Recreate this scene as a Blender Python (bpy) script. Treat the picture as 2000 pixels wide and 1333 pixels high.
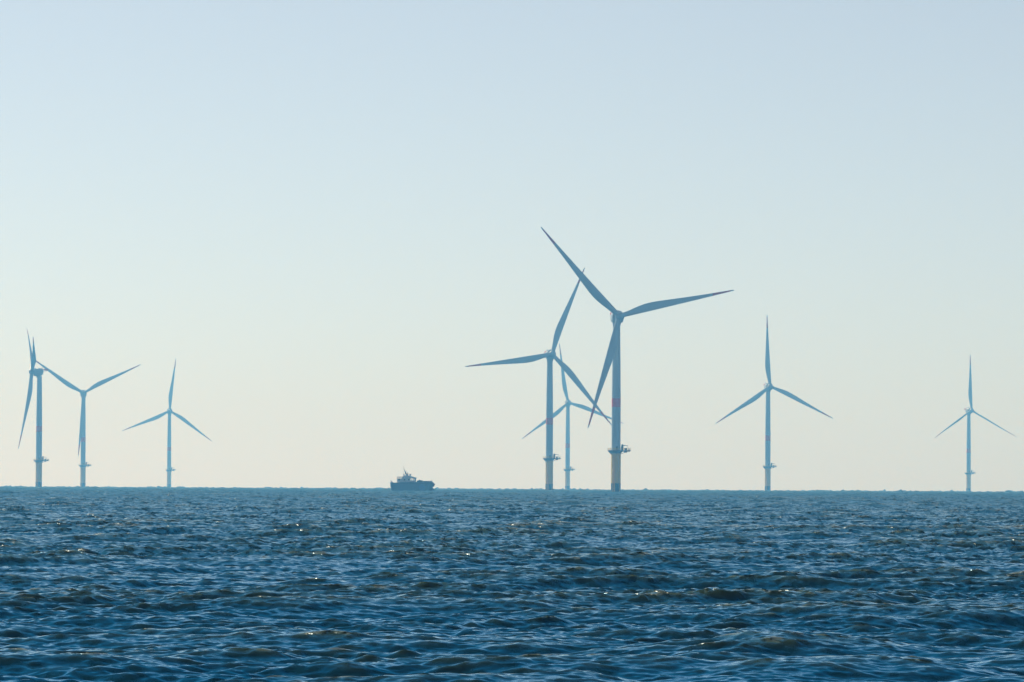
import bpy, bmesh, math, random
import numpy as np
from mathutils import Vector, Matrix

R = math.radians
for o in list(bpy.data.objects):
    bpy.data.objects.remove(o)
scene = bpy.context.scene
C = scene.collection
random.seed(4)

# ------------------------------------------------------------------ camera
EARTH = 6.371e6                        # the sea curves away like the real one
cam_data = bpy.data.cameras.new('camera')
cam_data.lens = 200.0
cam_data.sensor_width = 36.0
cam_data.clip_start = 1.0
cam_data.clip_end = 60000.0
cam = bpy.data.objects.new('camera', cam_data)
C.objects.link(cam)
# four metres above the water, looking north, tilted up a little, horizon leaning to the right
cam.matrix_world = (Matrix.Translation((0, 0, 4.0)) @ Matrix.Rotation(R(90 + 1.436), 4, 'X')
                    @ Matrix.Rotation(R(0.30), 4, 'Z'))
scene.camera = cam

# ------------------------------------------------------------------ sky, sun, exposure
SUN_EL, SUN_AZ = 36.0, -41.0           # azimuth from north, negative to the left (west)
world = bpy.data.worlds.new('World')
scene.world = world
world.use_nodes = True
nt = world.node_tree
nt.nodes.clear()
wo = nt.nodes.new('ShaderNodeOutputWorld')
bg = nt.nodes.new('ShaderNodeBackground')
sky = nt.nodes.new('ShaderNodeTexSky')
sky.sky_type = 'NISHITA'
sky.sun_disc = False
sky.sun_elevation = R(SUN_EL)
sky.sun_rotation = R(SUN_AZ)
sky.altitude = 0
sky.air_density = 0.5
sky.dust_density = 0.4
sky.ozone_density = 3.0
bg.inputs['Strength'].default_value = 0.101
hs = nt.nodes.new('ShaderNodeHueSaturation')
hs.inputs['Saturation'].default_value = 0.62
nt.links.new(sky.outputs[0], hs.inputs['Color'])
wb = nt.nodes.new('ShaderNodeMix')
wb.data_type = 'RGBA'
wb.blend_type = 'MULTIPLY'
wb.inputs['Factor'].default_value = 1.0
wb.inputs['B'].default_value = (1.014, 1.024, 0.972, 1)      # daylight white balance of the photograph
nt.links.new(hs.outputs[0], wb.inputs['A'])
nt.links.new(wb.outputs['Result'], bg.inputs['Color'])
nt.links.new(bg.outputs[0], wo.inputs['Surface'])

sun_data = bpy.data.lights.new('sun', 'SUN')
sun_data.energy = 4.8
sun_data.angle = R(0.5)
sun_data.color = (0.97, 0.96, 0.80)
sun = bpy.data.objects.new('sun', sun_data)
C.objects.link(sun)
sd = Vector((math.sin(R(SUN_AZ)) * math.cos(R(SUN_EL)), math.cos(R(SUN_AZ)) * math.cos(R(SUN_EL)), math.sin(R(SUN_EL))))
sun.location = sd * 400
sun.rotation_euler = sd.to_track_quat('Z', 'Y').to_euler()

scene.view_settings.view_transform = 'Standard'
scene.view_settings.look = 'None'
scene.view_settings.exposure = 0.0
scene.view_settings.gamma = 1.0
scene.render.engine = 'CYCLES'
scene.cycles.use_denoising = True
scene.cycles.max_bounces = 6
scene.cycles.volume_bounces = 1

# ------------------------------------------------------------------ helpers
def tag(o, label=None, cat=None, group=None, kind=None):
    if label: o['label'] = label
    if cat: o['category'] = cat
    if group: o['group'] = group
    if kind: o['kind'] = kind
    return o

def link_mesh(name, me, mats, parent=None, smooth=False):
    for m in (mats if isinstance(mats, (list, tuple)) else [mats]):
        me.materials.append(m)
    if smooth:
        me.polygons.foreach_set('use_smooth', [True] * len(me.polygons))
    o = bpy.data.objects.new(name, me)
    C.objects.link(o)
    if parent: o.parent = parent
    return o

def obj(name, bm, mats, parent=None, smooth=False):
    me = bpy.data.meshes.new(name)
    bmesh.ops.recalc_face_normals(bm, faces=bm.faces)
    bm.to_mesh(me)
    bm.free()
    o = link_mesh(name, me, mats, parent)
    if smooth:
        me.polygons.foreach_set('use_smooth', [True] * len(me.polygons))
        me.set_sharp_from_angle(angle=R(38))
    return o

def empty(name, loc, parent=None):
    o = bpy.data.objects.new(name, None)
    o.location = loc
    C.objects.link(o)
    if parent: o.parent = parent
    return o

def box(bm, c, s, mi=0, rot=None):
    vs = []
    for x in (-.5, .5):
        for y in (-.5, .5):
            for z in (-.5, .5):
                v = Vector((x * s[0], y * s[1], z * s[2]))
                if rot: v = rot @ v
                vs.append(bm.verts.new(v + Vector(c)))
    for f in ((0, 1, 3, 2), (4, 6, 7, 5), (0, 4, 5, 1), (2, 3, 7, 6), (0, 2, 6, 4), (1, 5, 7, 3)):
        bm.faces.new([vs[i] for i in f]).material_index = mi

def tube(bm, pts, r, n=8, mi=0, r_end=None):
    pts = [Vector(p) for p in pts]
    rings = []
    for i, p in enumerate(pts):
        a = pts[max(i - 1, 0)]; b = pts[min(i + 1, len(pts) - 1)]
        d = (b - a).normalized()
        u = d.cross(Vector((0, 0, 1)) if abs(d.z) < .9 else Vector((1, 0, 0))).normalized()
        w = d.cross(u)
        rr = r if r_end is None else r + (r_end - r) * i / (len(pts) - 1)
        rings.append([bm.verts.new(p + rr * (math.cos(2 * math.pi * k / n) * u + math.sin(2 * math.pi * k / n) * w)) for k in range(n)])
    for a, b in zip(rings, rings[1:]):
        for k in range(n):
            bm.faces.new((a[k], a[(k + 1) % n], b[(k + 1) % n], b[k])).material_index = mi
    bm.faces.new(rings[0][::-1]).material_index = mi
    bm.faces.new(rings[-1]).material_index = mi

def lathe(bm, prof, n=40, axis='Z', mis=None, c=(0, 0, 0)):
    """prof: list of (radius, height); mis: material per band"""
    rings = []
    for r, z in prof:
        ring = []
        for k in range(n):
            a = 2 * math.pi * k / n
            p = (r * math.cos(a), r * math.sin(a), z) if axis == 'Z' else (r * math.cos(a), z, r * math.sin(a))
            ring.append(bm.verts.new(Vector(p) + Vector(c)))
        rings.append(ring)
    for i, (a, b) in enumerate(zip(rings, rings[1:])):
        for k in range(n):
            bm.faces.new((a[k], a[(k + 1) % n], b[(k + 1) % n], b[k])).material_index = mis[i] if mis else 0
    bm.faces.new(rings[0][::-1]).material_index = mis[0] if mis else 0
    bm.faces.new(rings[-1]).material_index = mis[-1] if mis else 0

def prism(bm, poly, z0, z1, mi=0):
    lo = [bm.verts.new((x, y, z0)) for x, y in poly]
    hi = [bm.verts.new((x, y, z1)) for x, y in poly]
    n = len(poly)
    for k in range(n):
        bm.faces.new((lo[k], lo[(k + 1) % n], hi[(k + 1) % n], hi[k])).material_index = mi
    bm.faces.new(lo[::-1]).material_index = mi
    bm.faces.new(hi).material_index = mi

# ------------------------------------------------------------------ materials
def paint(name, col, rough=0.45, wear=0.12, scale=0.25, metallic=0.0, streak=True):
    """painted steel: tone drifts over the surface, faint vertical rain streaks"""
    m = bpy.data.materials.new(name)
    m.use_nodes = True
    t = m.node_tree; n = t.nodes; l = t.links
    b = n['Principled BSDF']
    b.inputs['Roughness'].default_value = rough
    b.inputs['Metallic'].default_value = metallic
    tc = n.new('ShaderNodeTexCoord')
    mp = n.new('ShaderNodeMapping')
    mp.inputs['Scale'].default_value = (1, 1, 0.08 if streak else 1)
    no = n.new('ShaderNodeTexNoise')
    no.inputs['Scale'].default_value = scale * 4
    no.inputs['Detail'].default_value = 6
    mx = n.new('ShaderNodeMix'); mx.data_type = 'RGBA'
    mx.inputs['A'].default_value = (*[c * (1 - wear) for c in col], 1)
    mx.inputs['B'].default_value = (*[min(1, c * (1 + wear)) for c in col], 1)
    l.new(tc.outputs['Object'], mp.inputs['Vector'])
    l.new(mp.outputs[0], no.inputs['Vector'])
    l.new(no.outputs['Fac'], mx.inputs['Factor'])
    l.new(mx.outputs['Result'], b.inputs['Base Color'])
    return m

M_white = paint('light_grey_paint', (0.41, 0.46, 0.50))
M_blade = paint('blade_gelcoat', (0.43, 0.49, 0.54), rough=0.35)
M_red = paint('red_marking_paint', (0.70, 0.05, 0.06))
M_yellow = paint('yellow_paint', (0.78, 0.52, 0.06), rough=0.55, wear=0.25)
M_growth = paint('dark_splash_zone', (0.035, 0.045, 0.04), rough=0.8, wear=0.4)
M_steel = paint('galvanised_steel', (0.17, 0.18, 0.18), rough=0.6)
M_dark = paint('dark_grey_equipment', (0.06, 0.065, 0.07), rough=0.6)
M_cabin = paint('white_cabin_paint', (0.62, 0.63, 0.62), rough=0.4)
M_orange = paint('orange_raft_canvas', (0.25, 0.09, 0.03), rough=0.7)

# ------------------------------------------------------------------ sea
def ocean_tile(L, N, lam_min, lam_max, slope, chop, wind_deg, seed, spread=2.0, tilt=4.0):
    """one periodic patch of a wind sea: heights and horizontal displacements from a filtered spectrum"""
    rng = np.random.default_rng(seed)
    k1 = 2 * np.pi * np.fft.fftfreq(N, L / N)
    kx, ky = np.meshgrid(k1, k1)
    k = np.hypot(kx, ky); k[0, 0] = 1
    th = np.arctan2(ky, kx) - R(wind_deg)
    S = k ** -tilt * (np.abs(np.cos(th)) ** spread + 0.06)
    kl, kh = 2 * np.pi / lam_max, 2 * np.pi / lam_min
    S *= np.exp(-(kl / k) ** 4) * np.exp(-(k / kh) ** 6)
    S[0, 0] = 0
    H = np.fft.fft2(rng.standard_normal((N, N))) * np.sqrt(S)
    sx = np.fft.ifft2(1j * kx * H).real; sy = np.fft.ifft2(1j * ky * H).real
    H *= slope / math.sqrt((sx ** 2 + sy ** 2).mean())
    h = np.fft.ifft2(H).real
    dx = np.fft.ifft2(1j * kx / k * H).real * chop
    dy = np.fft.ifft2(1j * ky / k * H).real * chop
    sx = np.fft.ifft2(1j * kx * H).real; sy = np.fft.ifft2(1j * ky * H).real
    return L, N, np.stack([dx, dy, h, sx, sy], -1).astype(np.float32)

def sample(tile, x, y, rot):
    L, N, A = tile
    c, s = math.cos(rot), math.sin(rot)
    u = (x * c + y * s) / L * N; v = (-x * s + y * c) / L * N
    iu = np.floor(u).astype(np.int64); iv = np.floor(v).astype(np.int64)
    fu = (u - iu).astype(np.float32)[:, None]; fv = (v - iv).astype(np.float32)[:, None]
    iu %= N; iv %= N; iu1 = (iu + 1) % N; iv1 = (iv + 1) % N
    d = (A[iv, iu] * (1 - fu) + A[iv, iu1] * fu) * (1 - fv) + (A[iv1, iu] * (1 - fu) + A[iv1, iu1] * fu) * fv
    X = d[:, 0] * c - d[:, 1] * s; Y = d[:, 0] * s + d[:, 1] * c
    return X, Y, d[:, 2], d[:, 3] * c - d[:, 4] * s, d[:, 3] * s + d[:, 4] * c

def build_sea():
    dense = np.arange(-6.3, 6.3001, 0.0105)
    side = [6.3]; st = 0.0105
    while side[-1] + st < 179.0:
        st = min(st * 1.12, 2.5); side.append(side[-1] + st)
    side = np.array(side[1:])
    th = np.concatenate([-side[::-1], dense, side, [180.0]])
    th = np.concatenate([[-180.0], th])
    rad = [4.0]
    while rad[-1] < 88: rad.append(rad[-1] * 1.06)
    while rad[-1] < 9500: rad.append(rad[-1] * (1 + 1 / np.interp(rad[-1], [100, 250, 600], [1150, 900, 640])))
    while rad[-1] < 13000: rad.append(rad[-1] * 1.02)
    rad = np.array(rad)
    T, Rr = np.meshgrid(R(1) * th, rad)
    nr, nc = T.shape
    jig = np.random.default_rng(9)
    x = (Rr * np.sin(T)).ravel(); y = (Rr * np.cos(T)).ravel()
    d2 = x * x + y * y; d = np.sqrt(d2)
    z = -d2 / (2 * EARTH)
    ang = np.abs(T).ravel()
    # wave detail that the coarse parts of the sheet cannot carry is left off there
    near = np.clip((d - 40) / 45, 0, 1)
    sidew = np.clip((R(16) - ang) / R(9), 0, 1)
    big = ocean_tile(431.0, 1024, 2.0, 13.0, 0.13, 1.05, 102, 3)
    small = ocean_tile(61.0, 1024, 0.22, 2.2, 0.24, 0.55, 90, 8, tilt=3.9)
    swell = ocean_tile(1370.0, 512, 14.0, 48.0, 0.034, 1.0, 100, 5, spread=4.0)
    X, Y, Z, GX, GY = sample(big, x, y, 0.0)
    X0, Y0, Z0, GX0, GY0 = sample(swell, x, y, 0.1)
    far = np.clip((d - 3000) / 3000, 0, 1)
    gust = np.exp(0.7 * (sample(swell, x * 0.4 + 300, y * 0.4, 0.7)[2] / swell[2][..., 2].std()).clip(-2, 2.5))
    k_ = 1 + 1.3 * far * gust                     # steeper seas farther out
    X, Y, Z = X + X0, Y + Y0, Z * k_ + Z0
    X2, Y2, Z2, GX2, GY2 = sample(small, x, y, 0.23)
    w1 = (0.35 + 0.65 * np.minimum(near, sidew)); w1 = w1 * np.where(d < 20, d / 20, 1)
    w2 = np.minimum(near, sidew) * np.clip(1.35 - d / 2600, 0, 1)
    # gusts: the small chop is stronger in some places than in others
    patch = sample(swell, x * 0.22, y * 0.22, 0.4)[2] / swell[2][..., 2].std()
    patch2 = sample(big, x * 0.2, y * 0.2, 0.9)[2] / big[2][..., 2].std()
    chop_ = (1.0 + 0.22 * patch + 0.22 * patch2).clip(0.72, 1.6)
    w2 = w2 * chop_
    x = x + X * w1 + X2 * w2; y = y + Y * w1 + Y2 * w2; z = z + Z * w1 + Z2 * w2
    co = np.stack([x, y, z], -1).astype(np.float32)
    idx = np.arange(nr * nc, dtype=np.int32).reshape(nr, nc)
    quads = np.stack([idx[:-1, :-1], idx[:-1, 1:], idx[1:, 1:], idx[1:, :-1]], -1).reshape(-1, 4)[:, ::-1]
    me = bpy.data.meshes.new('sea')
    nq = len(quads)
    me.vertices.add(len(co)); me.vertices.foreach_set('co', co.ravel())
    me.loops.add(nq * 4); me.loops.foreach_set('vertex_index', np.ascontiguousarray(quads).ravel())
    me.polygons.add(nq)
    me.polygons.foreach_set('loop_start', np.arange(0, nq * 4, 4, dtype=np.int32))
    me.polygons.foreach_set('use_smooth', np.ones(nq, dtype=bool))
    me.update(calc_edges=True)
    # roughness stands for the ripples too small for the sheet to carry, which are more the farther out it goes
    rip = np.interp(d, [90, 150, 300, 700, 1500, 4000], [0.06, 0.08, 0.11, 0.18, 0.28, 0.46]).astype(np.float32)
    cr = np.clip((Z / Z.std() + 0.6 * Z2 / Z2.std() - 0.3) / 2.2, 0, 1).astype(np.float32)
    # slope of the water at every vertex, kept so that thin far-off waves are still lit by their own slope
    w3 = np.minimum(near, sidew) * chop_
    gx = (GX * (1 + 0.8 * far) + GX0) * w1 + GX2 * w3 * (1 + 0.8 * far); gy = (GY * (1 + 0.8 * far) + GY0) * w1 + GY2 * w3 * (1 + 0.8 * far)
    at_ = me.attributes.new('lean', 'FLOAT_VECTOR', 'POINT')
    at_.data.foreach_set('vector', np.stack([-gx, -gy, np.ones_like(gx)], -1).astype(np.float32).ravel())
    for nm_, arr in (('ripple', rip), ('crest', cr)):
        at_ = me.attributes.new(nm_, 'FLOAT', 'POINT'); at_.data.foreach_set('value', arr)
    print('sea verts', len(co))

    m = bpy.data.materials.new('sea_water')
    m.use_nodes = True
    t = m.node_tree; n = t.nodes; l = t.links
    b = n['Principled BSDF']                       # the reflecting skin: water's Fresnel curve, tinted at grazing angles
    b.inputs['Base Color'].default_value = (0.020, 0.021, 0.022, 1)
    b.inputs['Metallic'].default_value = 1.0
    b.inputs['Specular Tint'].default_value = (0.24, 0.65, 0.97, 1)
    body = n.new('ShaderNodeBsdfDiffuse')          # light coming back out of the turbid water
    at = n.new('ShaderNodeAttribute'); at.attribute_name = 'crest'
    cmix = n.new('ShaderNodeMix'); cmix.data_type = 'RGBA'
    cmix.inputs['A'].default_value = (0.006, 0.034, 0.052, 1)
    cmix.inputs['B'].default_value = (0.036, 0.052, 0.024, 1)  # olive towards the crests: light through thin water, put into the colour
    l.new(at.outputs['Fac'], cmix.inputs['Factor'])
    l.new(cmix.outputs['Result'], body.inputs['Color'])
    ro = n.new('ShaderNodeAttribute'); ro.attribute_name = 'ripple'
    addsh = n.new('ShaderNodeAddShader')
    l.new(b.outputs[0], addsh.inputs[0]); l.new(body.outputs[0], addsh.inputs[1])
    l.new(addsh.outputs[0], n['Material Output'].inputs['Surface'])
    tc = n.new('ShaderNodeTexCoord')
    ln = n.new('ShaderNodeAttribute'); ln.attribute_name = 'lean'
    acc = ln.outputs['Vector']
    steep = n.new('ShaderNodeMath'); steep.operation = 'MULTIPLY_ADD'
    steep.inputs[1].default_value = 2.4; steep.inputs[2].default_value = 0.85
    l.new(at.outputs['Fac'], steep.inputs[0])
    # the sharpest crests break up into small ruffled, glassy patches that catch the sun
    rn = n.new('ShaderNodeTexNoise'); rn.inputs['Scale'].default_value = 1.3; rn.inputs['Detail'].default_value = 2
    l.new(tc.outputs['Object'], rn.inputs['Vector'])
    r1 = n.new('ShaderNodeMapRange'); r1.interpolation_type = 'SMOOTHSTEP'
    r1.inputs['From Min'].default_value = 0.50; r1.inputs['From Max'].default_value = 0.58
    l.new(rn.outputs['Fac'], r1.inputs['Value'])
    r2 = n.new('ShaderNodeMapRange'); r2.interpolation_type = 'SMOOTHSTEP'
    r2.inputs['From Min'].default_value = 0.62; r2.inputs['From Max'].default_value = 0.88
    l.new(at.outputs['Fac'], r2.inputs['Value'])
    spot = n.new('ShaderNodeMath'); spot.operation = 'MULTIPLY'
    l.new(r1.outputs[0], spot.inputs[0]); l.new(r2.outputs[0], spot.inputs[1])
    tm = n.new('ShaderNodeMix'); tm.data_type = 'RGBA'
    tm.inputs['A'].default_value = (0.24, 0.65, 0.97, 1); tm.inputs['B'].default_value = (1, 1, 1, 1)
    l.new(spot.outputs[0], tm.inputs['Factor']); l.new(tm.outputs['Result'], b.inputs['Specular Tint'])
    st2 = n.new('ShaderNodeMath'); st2.operation = 'MULTIPLY_ADD'; st2.inputs[1].default_value = 16.0
    l.new(spot.outputs[0], st2.inputs[0]); l.new(steep.outputs[0], st2.inputs[2])
    steep = st2
    rg = n.new('ShaderNodeMix'); rg.inputs['B'].default_value = 0.25
    l.new(spot.outputs[0], rg.inputs['Factor']); l.new(ro.outputs['Fac'], rg.inputs['A'])
    l.new(rg.outputs['Result'], b.inputs['Roughness'])
    for lam, amp in ((1.1, 0.12), (0.33, 0.30), (0.09, 0.16)):
        mp = n.new('ShaderNodeMapping')
        mp.inputs['Scale'].default_value = (0.7 / lam, 1.0 / lam, 1.0 / lam)
        mp.inputs['Rotation'].default_value = (0, 0, R(9 + 20 * lam))
        no = n.new('ShaderNodeTexNoise')
        no.inputs['Scale'].default_value = 1.0
        no.inputs['Detail'].default_value = 1.5
        l.new(tc.outputs['Object'], mp.inputs['Vector'])
        l.new(mp.outputs[0], no.inputs['Vector'])
        sub = n.new('ShaderNodeVectorMath'); sub.operation = 'SUBTRACT'
        sub.inputs[1].default_value = (0.5, 0.5, 0.5)
        l.new(no.outputs['Color'], sub.inputs[0])
        mul = n.new('ShaderNodeVectorMath'); mul.operation = 'MULTIPLY'
        mul.inputs[1].default_value = (amp * 0.8, amp, 0)
        l.new(sub.outputs[0], mul.inputs[0])
        if lam < 1:                                   # breaking crests carry steeper ripples
            sc = n.new('ShaderNodeVectorMath'); sc.operation = 'SCALE'
            l.new(mul.outputs[0], sc.inputs[0]); l.new(steep.outputs[0], sc.inputs['Scale'])
            mul = sc
        add = n.new('ShaderNodeVectorMath'); add.operation = 'ADD'
        l.new(acc, add.inputs[0]); l.new(mul.outputs[0], add.inputs[1])
        acc = add.outputs[0]
    nm = n.new('ShaderNodeVectorMath'); nm.operation = 'NORMALIZE'
    l.new(acc, nm.inputs[0])
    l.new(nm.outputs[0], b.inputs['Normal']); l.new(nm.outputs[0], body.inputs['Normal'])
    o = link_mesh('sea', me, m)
    tag(o, 'dark blue choppy open sea with small sunlit crests', 'sea', kind='structure')
build_sea()

# ------------------------------------------------------------------ wind turbines
HUB, ROT = 110.0, 75.0                  # hub height and rotor radius, metres
OVER, TILT = 7.4, R(5.0)

def interp(x, tab):
    for (a, va), (b, vb) in zip(tab, tab[1:]):
        if x <= b:
            f = (x - a) / (b - a)
            f = f * f * (3 - 2 * f) if va == vb else f
            return va + (vb - va) * f
    return tab[-1][1]

CHORD = [(0, 3.2), (.03, 3.2), (.07, 3.4), (.12, 4.0), (.17, 4.7), (.22, 5.2), (.27, 5.4), (.33, 5.2), (.42, 4.55), (.5, 3.95),
         (.6, 3.2), (.7, 2.5), (.8, 1.85), (.88, 1.4), (.94, 1.0), (.975, .9), (1.0, .42)]
THICK = [(0, 2.9), (.05, 2.8), (.12, 2.2), (.2, 1.65), (.3, 1.25), (.5, .75), (.7, .42), (.85, .25), (1.0, .03)]
TWIST = [(0, 13), (.2, 11), (.35, 6), (.6, 2), (1, -1)]

def blade_mesh():
    bm = bmesh.new()
    n, rings, ss = 24, [], []
    NS = 64
    for i in range(NS + 1):
        s = 0.02 + 0.98 * i / NS
        c, th, tw = interp(s, CHORD), interp(s, THICK), R(interp(s, TWIST))
        circ = max(0.0, min(1.0, (0.19 - s) / 0.14))
        circ = circ * circ * (3 - 2 * circ)
        le = 1.45 * (1 - s) ** 0.85
        ring = []
        for k in range(n):
            a = 2 * math.pi * k / n
            u = 0.5 * (1 + math.cos(a))          # 1 at leading edge
            prof = 2.6 * (u ** 1.0) * math.sqrt(max(0, 1 - u)) * 0.5 + 0.02
            yy = (prof if a < math.pi else -prof * 0.75) * th
            yc = 0.5 * th * math.sin(a)
            y = circ * yc + (1 - circ) * yy
            x = le - c * (1 - u)
            xr, yr = x * math.cos(tw) + y * math.sin(tw) * 0 , y - x * math.sin(tw)
            ring.append(bm.verts.new((xr, yr - 3.2 * s * s, s * ROT)))
        rings.append(ring); ss.append(s)
    for i, (a, b) in enumerate(zip(rings, rings[1:])):
        mi = 1 if 0.81 < 0.5 * (ss[i] + ss[i + 1]) < 0.965 else 0
        for k in range(n):
            bm.faces.new((a[k], a[(k + 1) % n], b[(k + 1) % n], b[k])).material_index = mi
    bm.faces.new(rings[0][::-1]); bm.faces.new(rings[-1])
    bmesh.ops.recalc_face_normals(bm, faces=bm.faces)
    me = bpy.data.meshes.new('blade')
    bm.to_mesh(me); bm.free()
    me.polygons.foreach_set('use_smooth', [True] * len(me.polygons))
    me.materials.append(M_blade); me.materials.append(M_red)
    return me

def build_turbine():
    root = empty('wind_turbine', (0, 0, 0))
    # --- foundation in the water
    bm = bmesh.new()
    lathe(bm, [(3.05, -6), (3.05, 5.6), (3.051, 5.62), (3.051, 25.7)], 48, mis=[1, 1, 0])
    for z in (11.0, 17.6):
        lathe(bm, [(3.11, z), (3.11, z + .25)], 48)
    tp = obj('transition_piece', bm, [M_yellow, M_growth], root, True)
    bm = bmesh.new()                                         # fender tubes and ladder, on the camera's left
    for y in (-1.0, 1.0):
        tube(bm, [(-1.35 + y * .55, -3.55 + abs(y) * .0, -4), (-1.35 + y * .55, -3.55, 13.6), (-1.3 + y * .5, -2.7, 14.8)], .24, 10)
    for z in (1.5, 5.0, 8.5, 12.0):
        for y in (-1.0, 1.0):
            tube(bm, [(-1.35 + y * .55, -3.55, z), (-1.2 + y * .5, -2.6, z)], .14, 8)
    obj('boat_landing', bm, M_yellow, tp, True)
    bm = bmesh.new()
    for x in (-1.65, -1.05):
        tube(bm, [(x, -3.3, -2), (x, -3.3, 25.6)], .07, 6)
    for i in range(46):
        tube(bm, [(-1.65, -3.3, 0.2 + i * .55), (-1.05, -3.3, 0.2 + i * .55)], .035, 5)
    obj('ladder', bm, M_yellow, tp)
    bm = bmesh.new()
    tube(bm, [(2.2, -2.45, -5), (2.2, -2.45, 22.5), (2.0, -2.0, 24)], .2, 8)
    obj('cable_tube', bm, M_yellow, tp, True)
    # --- working platform
    bm = bmesh.new()
    poly = []
    for k in range(33):
        a = R(40 + 280 * k / 32)
        poly.append((5.3 * math.cos(a), 5.3 * math.sin(a)))
    poly += [(9.4, -3.2), (9.4, 3.2)]
    prism(bm, poly, 24.7, 25.05)
    lathe(bm, [(3.1, 23.1), (4.6, 24.69)], 32)
    for y in (-2.4, 0, 2.4):
        box(bm, (5.6, y, 24.45), (6.6, .3, .48))
    box(bm, (6.0, 0, 23.9), (1.9, 2.6, .7))
    tube(bm, [(2.9, -1.2, 22.6), (6.6, -2.4, 24.3)], .16, 8)
    tube(bm, [(2.9, 1.2, 22.6), (6.6, 2.4, 24.3)], .16, 8)
    for a in range(100, 300, 25):
        ca, sa = math.cos(R(a)), math.sin(R(a))
        tube(bm, [(3.0 * ca, 3.0 * sa, 22.4), (5.1 * ca, 5.1 * sa, 24.6)], .12, 6)
    wp = obj('work_platform', bm, M_steel, root)
    wp.location.z = 1.3
    bm = bmesh.new()
    pts = [Vector((p[0] * .985, p[1] * .985, 0)) for p in poly]
    loop = pts + [pts[0]]
    for z in (25.55, 26.0, 26.4):
        tube(bm, [p + Vector((0, 0, z)) for p in loop], .055, 5)
    for a, b in zip(loop, loop[1:]):
        m = max(1, int((b - a).length / 1.1))
        for i in range(m):
            p = a.lerp(b, i / m)
            tube(bm, [p + Vector((0, 0, 25.0)), p + Vector((0, 0, 26.42))], .055, 5)
    obj('railing', bm, M_yellow, wp)
    bm = bmesh.new()                                         # davit crane beside the tower
    lathe(bm, [(.75, 25.05), (.75, 27.2), (.55, 28.2), (.45, 28.8)], 16, c=(3.9, -1.6, 0))
    tube(bm, [(3.6, -1.6, 28.4), (5.2, -1.6, 28.1), (7.4, -1.6, 27.95)], .24, 8, r_end=.15)
    tube(bm, [(3.3, -1.6, 27.0), (5.3, -1.6, 27.95)], .14, 8)
    tube(bm, [(7.4, -1.6, 27.95), (7.5, -1.6, 27.0), (7.5, -1.6, 26.85)], .07, 6)
    box(bm, (7.5, -1.6, 26.8), (.25, .25, .3))
    obj('davit_crane', bm, M_dark, wp, True)
    bm = bmesh.new()
    box(bm, (6.2, .6, 25.7), (1.5, 1.4, 1.3)); box(bm, (6.2, .6, 26.36), (1.6, 1.5, .06))
    obj('equipment_box', bm, M_dark, wp)
    bm = bmesh.new()
    box(bm, (8.2, 1.4, 25.4), (.8, .8, .7)); box(bm, (8.2, 1.4, 25.77), (.9, .9, .06))
    obj('equipment_box', bm, M_dark, wp)
    # --- tower
    bm = bmesh.new()
    prof = [(3.0, 25.7), (3.0, 26.3), (2.85, 26.32), (2.85, 40), (2.85, 53.5), (2.82, 59.0), (2.76, 66), (2.62, 80), (2.42, 95), (2.28, 105.6)]
    lathe(bm, prof, 64, mis=[0, 0, 0, 0, 1, 0, 0, 0, 0])
    for z, r in ((40, 2.86), (66, 2.77), (86, 2.55)):
        lathe(bm, [(r, z), (r, z + .18)], 64)
    tw = obj('tower', bm, [M_white, M_red], root, True)
    bm = bmesh.new()
    box(bm, (.55, -2.84, 27.65), (1.1, .16, 2.3))
    obj('door', bm, M_dark, tw)
    # --- nacelle, along -Y (towards the wind)
    nac = bmesh.new()
    sec = [(-3.95, 0.985), (-3.4, 1.0), (-1.5, 1.0), (1.2, .99), (2.9, .94)]       # body: y, scale
    def nacelle_ring(y, s, zlo):
        ring = []
        for k in range(36):
            a = 2 * math.pi * k / 36
            ca, sa = math.cos(a), math.sin(a)
            e = 0.5
            xx = math.copysign(abs(ca) ** e, ca) * 3.65 * s
            zz = math.copysign(abs(sa) ** e, sa)
            zz = zz * 3.3 * s if zz > 0 else zz * zlo
            ring.append(nac.verts.new((xx, y, zz)))
        return ring
    rings = [nacelle_ring(y, s, zl) for (y, s), zl in zip(sec, (3.9, 4.0, 3.9, 3.3, 2.2))] + [nacelle_ring(3.5, .8, .6)]
    for a, b in zip(rings, rings[1:]):
        for k in range(36):
            nac.faces.new((a[k], a[(k + 1) % 36], b[(k + 1) % 36], b[k]))
    nac.faces.new(rings[0]); nac.faces.new(rings[-1])
    lathe(nac, [(2.6, -5.4), (3.75, -5.35), (3.85, -5.2), (3.85, -4.1), (3.7, -3.96)], 48, axis='Y')   # generator ring
    lathe(nac, [(2.45, -5.2), (2.75, -3.4)], 40, c=(0, 0, 0))                                           # yaw collar
    nacelle = obj('nacelle', nac, M_white, root, True)
    nacelle.location = (0, 0, HUB)
    bm = bmesh.new()                                         # red hoist platform over the tail
    box(bm, (0, 5.0, 2.35), (5.0, 5.6, .25))
    for x in (-2.3, 2.3):
        tube(bm, [(x, 3.1, .9), (x, 7.0, 2.25)], .14, 6)
    pr = [Vector(p) for p in ((-2.45, 2.0, 0), (-2.45, 7.75, 0), (2.45, 7.75, 0), (2.45, 2.0, 0))]
    for z in (2.9, 3.25, 3.6):
        tube(bm, [p + Vector((0, 0, z)) for p in pr], .07, 5)
    for a, b in zip(pr, pr[1:]):
        for i in range(7):
            p = a.lerp(b, i / 6)
            tube(bm, [p + Vector((0, 0, 2.4)), p + Vector((0, 0, 3.62))], .07, 5)
    for x in (-2.45, 2.45):
        box(bm, (x, 6.0, 3.0), (.06, 3.3, 1.0))
    box(bm, (0, 7.75, 3.0), (4.8, .06, 1.0))
    obj('hoist_platform', bm, M_red, nacelle)
    bm = bmesh.new()
    box(bm, (-1.4, 1.0, 3.65), (1.6, 2.2, .75))
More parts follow.
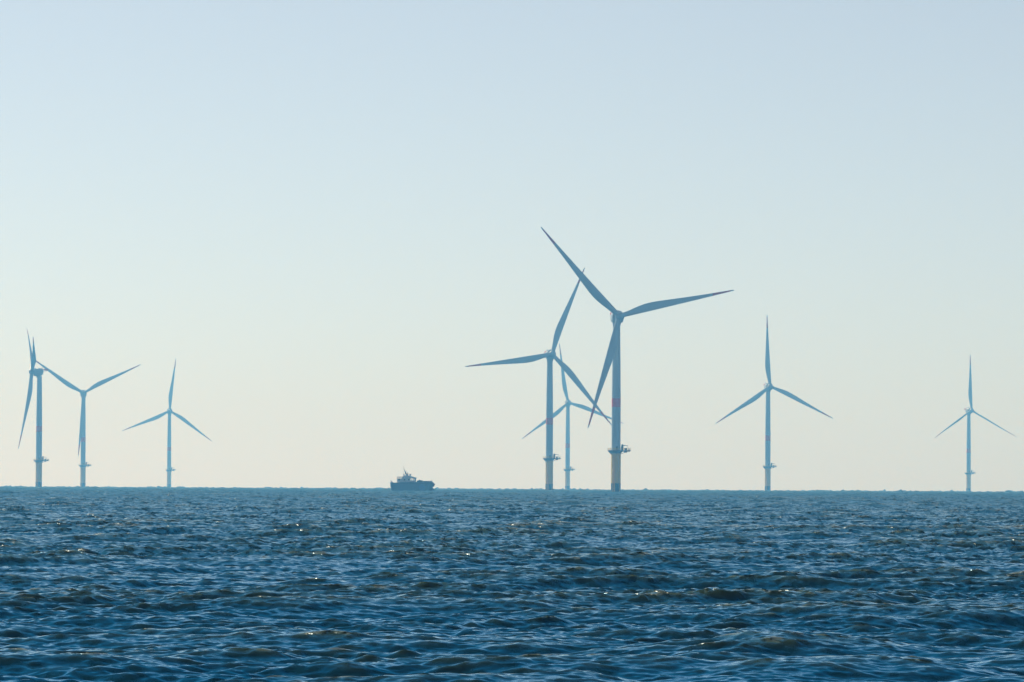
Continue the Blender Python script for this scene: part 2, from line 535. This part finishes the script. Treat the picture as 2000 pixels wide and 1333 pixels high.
    for i in range(5):
        box(bm, (-1.4, .2 + i * .4, 4.05), (1.3, .12, .1))
    obj('roof_cooler', bm, M_white, nacelle)
    bm = bmesh.new()
    box(bm, (1.3, -.8, 3.55), (1.4, 1.7, .55)); box(bm, (1.3, -.8, 3.85), (1.1, 1.4, .08))
    obj('roof_hatch', bm, M_white, nacelle)
    bm = bmesh.new()
    tube(bm, [(1.4, 2.0, 3.1), (1.4, 2.0, 5.0)], .09, 6)
    tube(bm, [(.8, 2.0, 4.6), (2.0, 2.0, 4.6)], .07, 6)
    obj('weather_mast', bm, M_dark, nacelle)
    bm = bmesh.new()
    tube(bm, [(-1.8, 2.3, 3.1), (-1.8, 2.3, 4.7)], .09, 6)
    box(bm, (-1.8, 2.3, 4.8), (.4, .4, .4))
    obj('warning_light', bm, M_dark, nacelle)
    # --- hub
    bm = bmesh.new()
    prof = [(2.35, 2.0), (2.5, 1.2), (2.5, -.9)]
    for i in range(1, 9):
        a = R(90 * i / 8)
        prof.append((max(.02, 2.5 * math.cos(a)), -.9 - 2.0 * math.sin(a)))
    lathe(bm, prof, 40, axis='Y')
    for a in (90, 210, 330):
        d = Vector((math.cos(R(a)), 0, math.sin(R(a))))
        tube(bm, [d * 1.6, d * 2.9], 1.62, 24)
    hub = obj('hub', bm, M_white, root, True)
    me = blade_mesh()
    blades = []
    for i in range(3):
        b = bpy.data.objects.new('blade', me); C.objects.link(b); b.parent = root; blades.append(b)
    return root

def pose(root, X, Y, yaw, phase, pitch):
    """stand it on the curved sea, turn the nacelle into the wind, set rotor angle and blade pitch"""
    root.location = (X, Y, -(X * X + Y * Y) / (2 * EARTH))
    yw = Matrix.Rotation(R(yaw), 4, 'Z')
    k = 0
    for ch in root.children:
        kind = ch.name.split('.')[0]
        if kind == 'nacelle':
            ch.matrix_local = Matrix.Translation((0, 0, HUB)) @ yw @ Matrix.Rotation(-TILT, 4, 'X')
        elif kind in ('hub', 'blade'):
            head = Matrix.Translation((0, 0, HUB)) @ yw @ Matrix.Rotation(-TILT, 4, 'X') @ Matrix.Translation((0, -OVER, 0))
            if kind == 'hub':
                ch.matrix_local = head @ Matrix.Rotation(R(90 - phase), 4, 'Y')
            else:
                a = phase + 120 * k; k += 1
                ch.matrix_local = head @ Matrix.Rotation(R(90 - a), 4, 'Y') @ Matrix.Rotation(R(2.5), 4, 'X') @ Matrix.Rotation(R(-pitch), 4, 'Z')

def copy_tree(o, parent=None):
    c = o.copy(); C.objects.link(c)
    if parent: c.parent = parent
    for ch in list(o.children): copy_tree(ch, c)
    return c

proto = build_turbine()
GROUP = 'wind turbines of the offshore wind farm'
TURBINES = [   # x, y, yaw (nose right of the camera), rotor angle, pitch, label
    (65.8, 3581, 11, 12.5, 0, 'largest and nearest grey wind turbine on yellow foundation, right of the second largest one'),
    (30.7, 4603, 13.5, 68.8, 0, 'second largest wind turbine, its blade tip crossing behind the upper blade of the nearest turbine'),
    (70.9, 7175, 2, 98.5, 3, 'small pale wind turbine standing between the two largest turbines, partly behind their blades'),
    (269.8, 5988, 15, 92.4, 5, 'mid-sized wind turbine standing alone to the right of the largest one, one blade straight up'),
    (616.0, 7666, 27, 89.6, 42, 'small slim-bladed wind turbine at the far right edge of the view, tail platform pointing left'),
    (-450.3, 5423, -82, 22.9, 40, 'wind turbine at the far left turned side-on, nacelle in profile and blades edge-on'),
    (-500.2, 6645, 2, 26.0, 2, 'hazy wind turbine at left with two blades raised in a Y'),
    (-488.6, 8124, 7, 83.3, 3, 'smallest and palest wind turbine, between the Y-bladed turbine and the boat'),
]
for i, (X, Y, yaw, ph, pit, lab) in enumerate(TURBINES):
    t = proto if i == 0 else copy_tree(proto)
    tag(t, lab, 'wind turbine', GROUP)
    pose(t, X, Y, yaw, ph, pit)

# ------------------------------------------------------------------ workboat
def hull_material():
    m = paint('navy_hull_paint', (0.10, 0.14, 0.19), rough=0.4, wear=0.3, streak=False)
    t = m.node_tree; n = t.nodes; l = t.links
    b = n['Principled BSDF']
    src = b.inputs['Base Color'].links[0].from_socket
    tc = n.new('ShaderNodeTexCoord')
    ln = n.new('ShaderNodeVectorMath'); ln.operation = 'DISTANCE'
    mp = n.new('ShaderNodeMapping'); mp.inputs['Scale'].default_value = (1, 0, 1.0)
    ln.inputs[1].default_value = (5.2, 0, 2.3)
    l.new(tc.outputs['Object'], mp.inputs['Vector'])
    l.new(mp.outputs[0], ln.inputs[0])
    rm = n.new('ShaderNodeMapRange'); rm.interpolation_type = 'SMOOTHSTEP'
    rm.inputs['From Min'].default_value = 1.5; rm.inputs['From Max'].default_value = 2.3
    rm.inputs['To Min'].default_value = 1.0; rm.inputs['To Max'].default_value = 0.0
    l.new(ln.outputs['Value'], rm.inputs['Value'])
    mx = n.new('ShaderNodeMix'); mx.data_type = 'RGBA'
    mx.inputs['B'].default_value = (0.11, 0.23, 0.44, 1)      # round pale blue patch with a soft edge on the side
    l.new(rm.outputs[0], mx.inputs['Factor']); l.new(src, mx.inputs['A'])
    l.new(mx.outputs['Result'], b.inputs['Base Color'])
    return m

def build_boat():
    root = empty('workboat', (0, 0, 0))
    tag(root, 'dark blue workboat with white wheelhouse sailing left of the two largest turbines', 'boat')
    bm = bmesh.new()
    # stations: x at deck, x at waterline, deck height, half beam at deck / water
    st = [(-13.2, -12.7, 5.35, 3.4, 3.0), (-12.6, -12.2, 5.3, 3.6, 3.2), (-11.3, -11.2, 5.0, 3.7, 3.4), (-9.3, -9.3, 5.2, 3.8, 3.5),
          (-6.0, -6.0, 5.5, 3.8, 3.5), (0, 0, 5.55, 3.8, 3.5), (4.0, 4.0, 5.6, 3.8, 3.3), (7.5, 7.3, 5.75, 3.6, 2.9), (10.0, 9.6, 5.8, 3.3, 2.3),
          (11.5, 10.9, 5.8, 2.9, 1.7)]
    def ring(x, xw, zd, b, bw):
        zs = [(-1.2, bw * .6, 1.06), (.1, bw, 1.0), (2.2, (b + bw) / 2, .6), (zd - 1.5, b * .99, .25), (zd, b, 0)]
        right = [(xw * f + x * (1 - f), yy, z) for z, yy, f in zs]
        return [bm.verts.new((px, -yy, z)) for px, yy, z in right] + [bm.verts.new((px, yy, z)) for px, yy, z in right[::-1]]
    rings = [ring(*s) for s in st]
    for a, b in zip(rings, rings[1:]):
        n = len(a)
        for k in range(n):
            bm.faces.new((a[k], a[(k + 1) % n], b[(k + 1) % n], b[k]))
    bm.faces.new(rings[0]); bm.faces.new(rings[-1])
    # bow fender that overhangs, and the forefoot at the waterline
    for s in (-1, 1):
        vs = [(11.4, .2 * s, 5.6), (12.0, .2 * s, 5.1), (12.95, .2 * s, 4.25), (12.5, .2 * s, 3.3), (11.55, .2 * s, 2.4), (10.8, .2 * s, 2.4)]
        vo = [(x, 2.7 * s, z) for x, _, z in vs]
        a = [bm.verts.new(v) for v in vs]; b = [bm.verts.new(v) for v in vo]
        for k in range(6):
            bm.faces.new((a[k], a[(k + 1) % 6], b[(k + 1) % 6], b[k]))
        bm.faces.new(a); bm.faces.new(b)
        w = [(10.6, 2.4), (11.6, 2.3), (13.0, .7), (13.5, -.6), (10.4, -.8)]
        a = [bm.verts.new((x, .7 * s, z)) for x, z in w]; b = [bm.verts.new((x, 1.9 * s, z)) for x, z in w]
        for k in range(5):
            bm.faces.new((a[k], a[(k + 1) % 5], b[(k + 1) % 5], b[k]))
        bm.faces.new(a); bm.faces.new(b)
    hull = obj('hull', bm, hull_material(), root)
    for y in (-3.84, 3.84):
        bm = bmesh.new()
        box(bm, (-1.5, y, 4.75), (21.5, .22, .3))
        obj('rubbing_strake', bm, M_dark, hull)
    # cabin: aft block, main block, and an open front with a sloping roof
    bm = bmesh.new()
    box(bm, (-7.9, 0, 6.45), (2.9, 5.6, 2.1))
    box(bm, (-3.9, 0, 7.1), (5.0, 6.0, 3.3))
    # front: two side walls with window openings under the sloping roof
    for y in (-2.8, 2.8):
        box(bm, (.15, y, 5.95), (3.1, .2, .95))
        for x in (-.55, .55, 1.45):
            box(bm, (x, y, 7.0), (.26 if x < 1 else .5, .2, 1.15))
    rot = Matrix.Rotation(R(14), 3, 'Y')
    box(bm, (.15, 0, 8.08), (3.7, 6.3, .95), rot=rot)
    cab = obj('cabin', bm, M_cabin, root)
    for x, y, w in ((-5.0, 3.02, .75), (-2.5, 3.02, .75), (-8.2, 2.82, .7)):
        for sgn in (-1, 1):
            bm = bmesh.new()
            box(bm, (x, y * sgn, 6.85), (w, .08, .85))
            obj('window', bm, M_dark, cab)
    bm = bmesh.new()
    for y in (-2.7, 2.7):
        tube(bm, [(-9.3, y, 8.45), (-6.4, y, 8.45)], .14, 6)
        tube(bm, [(-9.3, y, 8.0), (-6.4, y, 8.0)], .05, 6)
        for i in range(5):
            tube(bm, [(-9.25 + i * .7, y, 7.5), (-9.25 + i * .7, y, 8.45)], .06, 6)
    tube(bm, [(-9.3, -2.7, 8.45), (-9.3, 2.7, 8.45)], .12, 6)
    obj('railing', bm, M_steel, cab)
    # wheelhouse with windows one can see through
    bm = bmesh.new()
    box(bm, (-3.45, 0, 9.03), (4.5, 4.6, .6))
    for y in (-2.2, 2.2):
        for x, w in ((-5.3, .5), (-3.45, 1.1), (-1.5, .5)):
            box(bm, (x, y, 9.65), (w, .25, .75))
    for x in (-5.4, -1.45):
        box(bm, (x, 0, 9.65), (.2, .3, .75))
    box(bm, (-3.35, 0, 10.12), (4.7, 5.0, .24))
    wh = obj('wheelhouse', bm, M_cabin, root)
    bm = bmesh.new()
    tube(bm, [(-4.0, 0, 10.2), (-4.4, 0, 11.2), (-4.75, 0, 12.1)], .38, 8, r_end=.22)
    tube(bm, [(-4.75, 0, 12.1), (-5.15, 0, 13.2), (-5.6, 0, 14.8)], .13, 6, r_end=.07)
    tube(bm, [(-5.6, .9, 10.2), (-5.65, .9, 13.3)], .05, 6)
    tube(bm, [(-4.5, -.9, 11.3), (-4.5, .9, 11.3)], .1, 6)
    tube(bm, [(-3.8, .6, 10.2), (-3.8, .6, 12.1)], .06, 6); box(bm, (-3.8, .6, 12.2), (.3, .3, .25))
    obj('mast', bm, M_dark, wh)
    bm = bmesh.new()
    tube(bm, [(-3.1, 0, 10.2), (-3.1, 0, 11.2)], .26, 8, r_end=.12)
    box(bm, (-3.1, 0, 10.95), (.25, 1.8, .22))
    obj('radar', bm, M_dark, wh)
    # foredeck
    bm = bmesh.new()
    lathe(bm, [(.95, -1.3), (1.05, -1.1), (1.05, 1.1), (.95, 1.3)], 20, axis='Y', c=(3.9, 0, 5.75))
    box(bm, (5.2, 0, 6.05), (1.1, 2.4, .9)); box(bm, (2.9, 1.2, 5.95), (.9, 1.2, .8))
    obj('deck_winch', bm, M_dark, root)
    for y in (-3.2, 3.2):
        bm = bmesh.new()
        box(bm, (8.4, y, 5.85), (4.4, .2, .4))
        for i in range(6):
            box(bm, (6.4 + i * .9, y, 6.08), (.5, .35, .2))
        obj('bulwark', bm, M_dark, root)
        bm = bmesh.new()
        tube(bm, [(11.1, y * .7, 5.7), (11.1, y * .7, 6.8)], .07, 6)
        obj('bow_post', bm, M_dark, root)
        bm = bmesh.new()
        tube(bm, [(-13.0, y, 6.1), (-12.4, y, 5.7), (-11.6, y, 5.0)], .12, 6)
        obj('stern_rail', bm, M_dark, root)
    bm = bmesh.new()
    tube(bm, [(-12.9, 0, 5.2), (-12.8, 0, 6.7)], .09, 6)
    obj('flag_staff', bm, M_dark, root)
    bx, by = -57.6, 3330.0
    root.location = (bx, by, -(bx * bx + by * by) / (2 * EARTH))
    root.rotation_euler = (0, 0, R(4))
build_boat()

# ------------------------------------------------------------------ hazy air
def build_haze():
    bm = bmesh.new()
    S, z0, z1 = 13500.0, -30.0, 191.0
    box(bm, (0, 0, (z0 + z1) / 2), (2 * S, 2 * S, z1 - z0))
    m = bpy.data.materials.new('haze')
    m.use_nodes = True
    t = m.node_tree; t.nodes.clear()
    out = t.nodes.new('ShaderNodeOutputMaterial')
    v = t.nodes.new('ShaderNodeVolumePrincipled')
    v.inputs['Color'].default_value = (0.15, 0.52, 1.0, 1)
    v.inputs['Absorption Color'].default_value = (1, 1, 1, 1)
    v.inputs['Density'].default_value = 1.4e-4
    v.inputs['Density Attribute'].default_value = ''
    v.inputs['Anisotropy'].default_value = 0.3
    t.links.new(v.outputs[0], out.inputs['Volume'])
    o = obj('haze', bm, m)
    tag(o, 'thin blue sea haze filling the air over the water', 'haze', kind='stuff')
build_haze()
